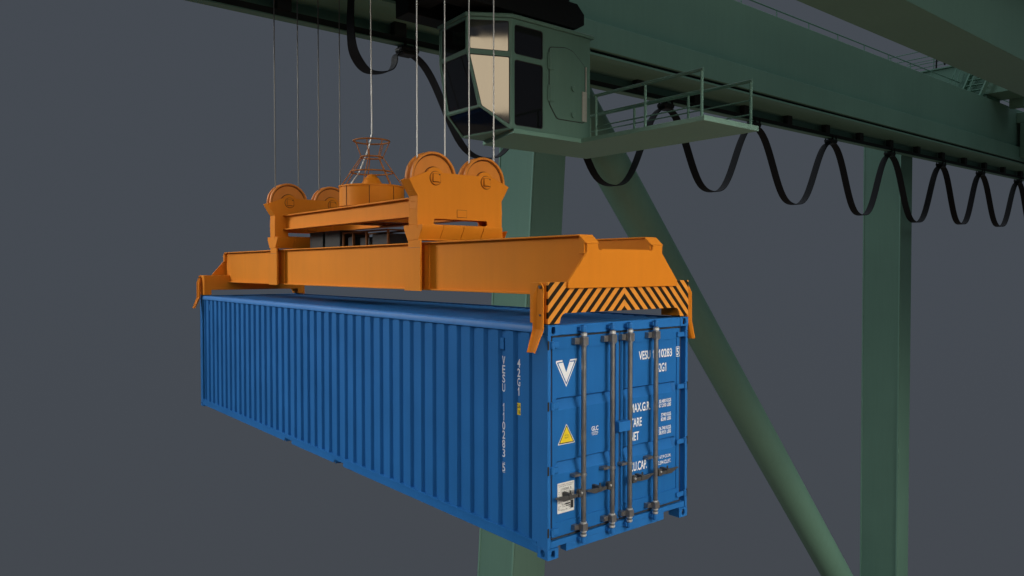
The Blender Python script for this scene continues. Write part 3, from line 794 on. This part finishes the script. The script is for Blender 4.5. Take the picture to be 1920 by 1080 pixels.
# handrail along the rear girder top
bm = BM()
tube(bm, [(XA, 10.6, 13.50), (XB, 10.6, 13.50)], .028, 6)
hr = obj('handrail', bm, M['green'], cr)
x = 21.75 - 2.43 * 14
while x < 60:
    bm = BM(); tube(bm, [(x, 10.6, 12.362), (x, 10.6, 13.48)], .024, 6); obj('rail_post', bm, M['green'], hr); x += 2.43
# portal beam across both girders with rails and stair
bm = BM(); box(bm, 40, 42.4, -1.5, 14.4, 12.62, 14.40); box(bm, 39.86, 42.5, -1.6, 14.5, 14.4002, 14.49)
pb = obj('portal_beam', bm, M['green'], cr, bevel=.02)
for q in ((9.3, 10.5, 12.3605), (1.9, 3.1, 12.4005)): obj('saddle', box(BM(), 40.2, 42.2, q[0], q[1], q[2], 12.6195), M['green'], pb)
bm = BM(); box(bm, 44.2, 56, 3.335, 9.095, 11.55, 12.15); box(bm, 44.2, 45.2, 3.335, 8.915, 9.6, 11.5495); obj('deck', bm, M['green'], cr, bevel=.02)
bm = BM()
for z in (15.65, 15.27, 14.91): tube(bm, [(40, -1.4, z), (40, 14.4, z)], .026, 6)
for z in (15.65, 15.27): tube(bm, [(42.3, -1.4, z), (42.3, 14.4, z)], .022, 6)
hr2 = obj('handrail', bm, M['green'], cr, label='handrail on top of the portal beam')
for y in (-1.3, 1, 3.3, 5.6, 7.9, 10.1, 11.92, 14.3):
    bm = BM(); tube(bm, [(40, y, 14.49), (40, y, 15.65)], .024, 6); obj('rail_post', bm, M['green'], hr2)
bm = BM(); tube(bm, bez([(39.9, 11.75, 14.49), (39.9, 11.72, 15.0), (39.9, 11.55, 15.12), (39.9, 11.40, 14.95), (39.9, 11.30, 14.60)], 6), .045, 8); obj('lamp_hook', bm, M['black'], pb)
# stair down from the portal beam
bm = BM()
for dy in (0, 1.0):
    loft(bm, [[(39.2, 10.42 - dy - (z - 12.3) * .42, z), (39.6, 10.42 - dy - (z - 12.3) * .42, z), (39.6, 10.34 - dy - (z - 12.3) * .42, z), (39.2, 10.34 - dy - (z - 12.3) * .42, z)] for z in (12.37, 14.45)])
for k in range(7):
    z = 12.5 + k * .28; y = 10.36 - (z - 12.3) * .42
    box(bm, 39.25, 39.55, y - .93, y - .02, z, z + .03)
st = obj('stair', bm, M['green_lt'], cr)
bm = BM()
for dx in (39.1, 39.65):
    for k in range(4):
        z = 12.4 + k * .55; tube(bm, [(dx, 10.7 - (z - 12.3) * .42 + .35, z + .0), (dx, 10.7 - (z - 12.3) * .42 + .25, z + .5)], .03, 6)
tube(bm, bez([(39.1, 11.0, 12.4), (39.1, 10.75, 13.3), (39.1, 10.2, 14.5)], 6), .03, 6); tube(bm, bez([(39.1, 9.9, 12.4), (39.1, 9.6, 13.3), (39.1, 9.1, 14.5)], 6), .03, 6)
obj('stair_rail', bm, M['green_lt'], st)
bm = BM(); box(bm, 42.5, 43.0, 8.25, 8.95, 12.16, 14.4); obj('strut', bm, M['green'], cr, bevel=.01)

# ================================================================== TROLLEY
tr = thing('crane_trolley', 'black steel trolley frame running between the green girders above the operator cab', 'trolley', (3.6, 6.1, 8.32))
bm = BM()
loft(bm, [[(-1.0, y, 8.33), (5.84, y, 8.33), (6.07, y, 8.46), (6.07, y, 8.68), (5.86, y, 8.87), (-1.0, y, 8.87)] for y in (5.58, 6.05)])
obj('side_beam', bm, M['black'], tr, bevel=.01)
bm = BM(); loft(bm, [[(2.50, y, 8.33), (6.5, y, 8.33), (6.5, y, 9.1), (2.50, y, 9.1)] for y in (6.95, 7.45)]); obj('side_beam', bm, M['black'], tr, bevel=.01)
bm = BM(); box(bm, 3.9, 6.0, 5.75, 6.8, 8.20, 8.329); obj('cab_mount', bm, M['black'], tr)
for x in (2.6, 5.3):
    bm = BM(); box(bm, x, x + .4, 6.051, 6.949, 8.5, 9.0); obj('cross_beam', bm, M['black'], tr, bevel=.01)
for x in (-.8, 5.3):
    for y in (5.6, 7.0):
        bm = BM(); box(bm, x, x + .35, y + .01, y + .34, 8.8705 if y < 6 else 9.1005, 10.60); obj('hanger', bm, M['black'], tr)
bm = BM(); box(bm, -1.4, 6.6, 3.45, 8.85, 10.601, 11.3); obj('rope_frame', bm, M['black'], tr, bevel=.02)

# ================================================================== OPERATOR CAB
cab = thing('operator_cab', 'green operator cab with tinted windows and railed platform hanging from the trolley', 'cab', (5.0, 6.2, 5.95))
P1, P2, P3, P4, P5 = (3.915, 5.42), (3.165, 5.885), (3.235, 6.90), (3.6, 6.95), (6.08, 6.95)
ZR, ZBm, ZBelt = 8.12, 5.975, 7.43
V1 = Vector((3.378, 5.755, 6.378)); V2 = Vector((3.398, 6.903, 6.407))
B1 = Vector((3.915, 5.42, 5.975)); B2 = Vector((3.80, 6.95, 5.955))
def facet(poly, w, rec=.02, rad=.035, glass_name='window_pane', label=None, gm='glass_dark'):
    """flat cab wall with one glazed opening; returns nothing, adds shell to SH and makes the pane"""
    P = [Vector(p) for p in poly]
    nrm = Vector((0, 0, 0))
    for i in range(len(P)): nrm += (P[i] - P[0]).cross(P[(i + 1) % len(P)] - P[0])
    nrm.normalize()
    cen = sum(P, Vector()) / len(P)
    if nrm.dot(cen - Vector((5.0, 6.2, 7.1))) < 0: nrm = -nrm
    u = (Vector((0, 0, 1)).cross(nrm)); u = u.normalized() if u.length > .01 else Vector((1, 0, 0)); v = nrm.cross(u)
    p2 = [((p - cen).dot(u), (p - cen).dot(v)) for p in P]
    ho = round_poly(inset(p2, w), rad)
    plate(SH, p2, [ho], cen, u, v, -nrm, .03)
    bm = BM(); plate(bm, inset(ho, -.004), [], cen - nrm * rec, u, v, -nrm, .006)
    bs = BM(); plate(bs, ho, [inset(ho, .014)], cen - nrm * (rec - .008), u, v, -nrm, .007)
    return obj(glass_name, bm, M[gm], cab, label=label), obj('window_seal', bs, M['ink'], cab)
SH = BM()
def v3(p, z): return Vector((p[0], p[1], z))
T1, T2, T3 = v3(P1, ZR), v3(P2, ZR), v3(P3, ZR)
b1, b2, b3 = v3(P1, ZBelt - .02), v3(P2, ZBelt + .02), v3(P3, ZBelt + .02)
facet([T1, T2, b2, b1], .055, gm='glass')
facet([b1, b2, V1, B1], .038, gm='glass', label='lower corner pane that mirrors an unseen pale lamp')
facet([T2, T3, b3, b2], .05)
facet([b2, b3, V2, V1], .04)
facet([V1, V2, B2, B1], .035, label='sloped foot window under the driver')
# door side with two windows
w1 = rrect(3.985, 4.735, 7.440, 8.022, .06); w2 = rrect(3.985, 4.735, 6.045, 7.335, .06)
plate(SH, [(3.915, ZBm), (6.08, ZBm), (6.08, ZR), (3.915, ZR)], [w1, w2], (0, 5.42, 0), (1, 0, 0), (0, 0, 1), (0, 1, 0), .03)
for w in (w1, w2):
    bm = BM(); plate(bm, inset(w, -.004), [], (0, 5.440, 0), (1, 0, 0), (0, 0, 1), (0, 1, 0), .006); obj('window_pane', bm, M['glass_dark'], cab)
    bm = BM(); plate(bm, w, [inset(w, .016)], (0, 5.430, 0), (1, 0, 0), (0, 0, 1), (0, 1, 0), .009); obj('window_seal', bm, M['ink'], cab)
# far side, rear, roof underside and floor of the shell
box(SH, 6.05, 6.08, 5.4502, 6.9198, ZBm, ZR)
plate(SH, [(3.80, ZBm), (6.08, ZBm), (6.08, ZR), (3.235, ZR), (3.235, ZBelt), (3.40, 6.40)], [], (0, 6.92, 0), (1, 0, 0), (0, 0, 1), (0, 1, 0), .03)
plate(SH, [(3.925, 5.4503), (3.81, 6.9197), (6.0497, 6.9197), (6.0497, 5.4503)], [], (0, 0, 5.976), (1, 0, 0), (0, 1, 0), (0, 0, 1), .02)
obj('cab_shell', SH, M['green_cab'], cab, smooth=15)
# black lining so the glass shows a dark room
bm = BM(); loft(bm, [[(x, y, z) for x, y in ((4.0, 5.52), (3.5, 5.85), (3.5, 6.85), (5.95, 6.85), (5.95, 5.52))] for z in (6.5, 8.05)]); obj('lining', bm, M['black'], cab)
# roof rim
def off(d): return [(P1[0] - .02, P1[1] - d), (P2[0] - d * .9, P2[1] - d * .5), (P3[0] - d * .9, P3[1] + d), (6.16, 6.95 + d), (6.16, 5.42 - d)]
bm = BM(); loft(bm, [[(x, y, 8.121) for x, y in off(.05)], [(x, y, 8.185) for x, y in off(.05)], [(x, y, 8.205) for x, y in off(.02)]]); obj('roof_rim', bm, M['green_cab'], cab, bevel=.004)
# door panel
dpoly = round_poly([(4.905, 7.73), (5.34, 7.80), (5.56, 7.765), (5.905, 7.505), (5.905, 6.32), (5.115, 6.315), (4.905, 6.59)], .06)
bm = BM(); plate(bm, dpoly, [], (0, 5.402, 0), (1, 0, 0), (0, 0, 1), (0, 1, 0), .0175)
dc = obj('door', bm, M['green_cab'], cab, bevel=.008)
bm = BM(); plate(bm, inset(dpoly, -.016), [inset(dpoly, .004)], (0, 5.4125, 0), (1, 0, 0), (0, 0, 1), (0, 1, 0), .007); obj('door_seam', bm, M['ink'], dc)
for z in (7.455, 6.805):
    bm = BM(); box(bm, 4.845, 5.025, 5.386, 5.4015, z - .165, z + .165); tube(bm, [(4.90, 5.386, z - .19), (4.90, 5.386, z + .19)], .022, 8)
    obj('hinge', bm, M['green_cab'], dc, bevel=.006)
for z in (6.99, 6.435):
    bm = BM(); box(bm, 5.495, 5.61, 5.375, 5.4015, z - .035, z + .05); tube(bm, [(5.56, 5.36, z - .01), (5.56, 5.4015, z - .01)], .055, 14)
    obj('lock_knob', bm, M['green_cab'], dc, bevel=.006)
bm = BM(); box(bm, 5.815, 5.95, 5.375, 5.4015, 6.335, 6.965); box(bm, 5.915, 5.95, 5.38, 5.4015, 6.966, 7.50)
obj('handle', bm, M['cream'], dc, bevel=.008)  # pale strip shaped for the reflection in the door-edge gap
# platform
bm = BM()
plate(bm, [(3.85, 6.98), (3.93, 5.41), (6.03, 5.41), (5.795, 5.4), (5.795, 2.27), (7.54, 2.27), (7.54, 6.98)] if 0 else [(4.38, 6.98), (3.955, 5.40), (5.80, 5.40), (5.80, 2.27), (7.535, 2.27), (7.535, 6.98)], [], (0, 0, 5.885), (1, 0, 0), (0, 1, 0), (0, 0, 1), .089)
obj('platform', bm, M['green_lt'], cab, bevel=.006)
obj('lit_nose_plate', box(BM(), 5.80, 7.535, 2.258, 2.2695, 5.885, 5.985), M['green_lit'], cab, bevel=.003)  # added pale plate, painted with the light that falls on the platform end
def railing(x, ys, label):
    bm = BM(); tube(bm, [(x, ys[0] - .03, 6.875), (x, ys[-1] + .05, 6.875)], .034, 12)
    r_ = obj('guard_rail', bm, M['green_cab'], cab, label=label)
    for z in (6.50, 6.225): 
        bm = BM(); tube(bm, [(x, ys[0], z), (x, ys[-1], z)], .014, 8); obj('mid_rail', bm, M['green_cab'], r_)
    for y in ys:
        bm = BM(); tube(bm, [(x, y, 5.9745), (x, y, 6.87)], .028, 10); obj('rail_post', bm, M['green_lt'], r_)
railing(6.03, (2.48, 3.83, 5.18), 'guard rail on the container side of the platform')
railing(7.48, (2.40, 3.90, 5.40, 6.8), 'guard rail on the outer side of the platform')

# ================================================================== FESTOON
CX = [4.657, 9.55, 14.87, 20.13, 26.0, 31.62, 37.6, 43.14, 49.4, 55.2]
names = ['in front of the trolley end of the festoon cable', 'hidden behind the operator cab', 'seen through the platform railing', 'just past the outer corner of the cab platform',
         'first to the right of the platform corner', 'above the left edge of the right crane leg', 'first to the right of the right crane leg', 'second to the right of the right crane leg', 'at the right edge of the picture', 'beyond the right edge']
lab = {0: 'small dark cable carrier left of the operator cab', 1: 'dark cable carrier behind the operator cab', 2: 'dark cable carrier seen through the platform railing', 3: 'dark cable carrier at the outer corner of the cab platform',
       4: 'dark cable carrier between the cab platform and the right crane leg', 5: 'dark cable carrier in front of the right crane leg', 6: 'dark cable carrier just right of the right crane leg', 7: 'second dark cable carrier right of the right crane leg', 8: 'rightmost visible cable carrier at the picture edge', 9: 'last cable carrier far along the rail'}
for i, x in enumerate(CX[:-1]):
    t = thing('cable_carrier', lab[i], 'cable carrier', (x, 10.54, 8.69), 'cable carriers under the festoon rail')
    bm = BM(); box(bm, x - .26, x + .26, 10.36, 10.72, 8.72, 8.82); loft(bm, [[(x + a, yy, 8.7195) for a, yy in ((-.26, 10.36), (.26, 10.36), (.26, 10.72), (-.26, 10.72))], [(x + a, yy, 8.63) for a, yy in ((-.16, 10.36), (.16, 10.36), (.16, 10.72), (-.16, 10.72))]])
    obj('clamp', bm, M['grey_box'], t, bevel=.02)
    for s in (-1, 1):
        bm = BM(); tube(bm, [(x + s * .15, 10.36, 8.945), (x + s * .15, 10.40, 8.945)], .045, 12); tube(bm, [(x + s * .15, 10.68, 8.945), (x + s * .15, 10.72, 8.945)], .045, 12)
        box(bm, x + s * .15 - .03, x + s * .15 + .03, 10.365, 10.395, 8.8205, 8.94); box(bm, x + s * .15 - .03, x + s * .15 + .03, 10.685, 10.715, 8.8205, 8.94)
        obj('wheel', bm, M['black'], t)
# belt: sags between carriers
low = [6.26, 5.87, 6.02, 5.86, 5.68, 5.58, 5.70, 5.78, 5.8]
path = [(2.30, 9.0, 10.0), (2.30, 9.0, 9.2), (2.36, 9.15, 8.6), (2.62, 9.5, 8.15), (3.2, 10.1, 7.98), (3.70, 10.4, 8.02), (4.15, 10.54, 8.18), (4.28, 10.54, 8.38), (4.30, 10.54, 8.55), (4.40, 10.54, 8.66), (4.657, 10.54, 8.70)]
pts = bez(path, 5)
for i in range(len(CX) - 1):
    a, b = CX[i], CX[i + 1]
    n = 40
    for k in range(1, n + 1):
        t = k / n
        s = .5 * (1 - math.cos(2 * math.pi * t)); s = (.35 * s + .65 * s * s * (3 - 2 * s)) ** .80
        z = 8.70 - (8.70 - low[i]) * s
        pts.append(Vector((a + (b - a) * t, 10.54, z)))
bm = BM()
th, wd = .022, .30
loops = []
for i, p in enumerate(pts):
    d = (pts[min(i + 1, len(pts) - 1)] - pts[max(i - 1, 0)]); d.normalize()
    wv = Vector((0, 1, 0)); wv = (wv - d * wv.dot(d)).normalized()
    nn = d.cross(wv)
    loops.append([p + wv * wd / 2 + nn * th / 2, p - wv * wd / 2 + nn * th / 2, p - wv * wd / 2 - nn * th / 2, p + wv * wd / 2 - nn * th / 2])
loft(bm, loops)
tag(obj('festoon_cable', bm, M['rubber'], None, smooth=50), 'flat black festoon cable sagging in loops below the rear girder', 'cable')

# ================================================================== LIGHT, WORLD, CAMERA
def area(name, loc, target, sx, sy, power, col):
    l = bpy.data.lights.new(name, 'AREA'); l.shape = 'RECTANGLE'; l.size = sx; l.size_y = sy; l.energy = power; l.color = col
    o = bpy.data.objects.new(name, l); COL.objects.link(o); o.location = loc
    o.rotation_euler = (Vector(target) - Vector(loc)).to_track_quat('-Z', 'Y').to_euler()
    return o
def sph(t, d, az, el):   # az measured from -Y towards -X
    return (t[0] - d * math.sin(R(az)) * math.cos(R(el)), t[1] - d * math.cos(R(az)) * math.cos(R(el)), t[2] + d * math.sin(R(el)))
k = area('key_lamp', (2.4, -15, 7), (1.9, 2.0, .9), 9, 7, 205, (1, .96, .88)); k.data.spread = R(46)
k = area('side_lamp', (-24, -18, 12), (.5, 6.5, -.5), 6, 6, 75, (.95, .98, 1)); k.data.spread = R(36)  # unseen raking light added to deepen the corrugation contrast
area('upper_fill', sph((8, 8, 8), 40, -12, 40), (8, 8, 8), 14, 14, 1000, (.94, 1, .95))  # weak unseen fill added to lift the girder faces
area('pane_reflection_lamp', sph((3.6, 5.6, 6.9), 30, 27, 14.5), (3.6, 5.6, 6.9), 17, 4.3, 640, (1, .80, .53))  # unseen softbox added for the cab's corner panes to mirror
area('left_lamp', (-28, 31, 26), (2, 6, 3), 17, 17, 4700, (.80, .93, 1))
k = area('container_side_fill', (-20, 26, 16), (.5, 5.5, 2), 8, 8, 440, (1, .96, .90)); k.data.spread = R(42)  # unseen fill added to brighten the container side and spreader
area('ground_lamp', (4, -2, -16), (5, 4, 6), 20, 20, 880, (1, .60, .42))
k = area('right_fill', (27, -24, -6), (28, 11, -11), 9, 9, 330, (1, 1, .86)); k.data.spread = R(44)  # unseen fill added for the lower right leg and brace

w = bpy.data.worlds.new('World'); sc.world = w; w.use_nodes = True
nt = w.node_tree; bg = nt.nodes['Background']
tc = nt.nodes.new('ShaderNodeTexCoord'); sp = nt.nodes.new('ShaderNodeSeparateXYZ'); L(nt, tc.outputs['Generated'], sp.inputs[0])
rp = nt.nodes.new('ShaderNodeValToRGB')
mr = nt.nodes.new('ShaderNodeMapRange'); mr.inputs['From Min'].default_value = -1; L(nt, sp.outputs['Z'], mr.inputs['Value'])
L(nt, mr.outputs['Result'], rp.inputs['Fac'])
BGC = (.0590, .0685, .0835, 1)
el = rp.color_ramp.elements
el[0].position = 0; el[0].color = (.10, .085, .065, 1); el[1].position = 1; el[1].color = (.62, .68, .76, 1)
for p, c in ((.2, (.085, .08, .075, 1)), (.27, (.057, .064, .0755, 1)), (.5, BGC), (.74, BGC), (.84, (.34, .37, .43, 1))):
    e = el.new(p); e.color = c
L(nt, rp.outputs['Color'], bg.inputs['Color']); bg.inputs['Strength'].default_value = 1

cd = bpy.data.cameras.new('camera'); cam = bpy.data.objects.new('camera', cd); COL.objects.link(cam)
cd.sensor_width = 36; cd.lens = 1406.63 / 1920 * 36; cd.clip_start = .1; cd.clip_end = 500
cam.location = (-5.45588, -6.06169, 3.20416)
cam.rotation_euler = (math.pi / 2 - .0250932, 0, -.6849129)
sc.camera = cam
sc.view_settings.view_transform = 'Standard'; sc.view_settings.look = 'None'; sc.view_settings.exposure = 0; sc.view_settings.gamma = 1
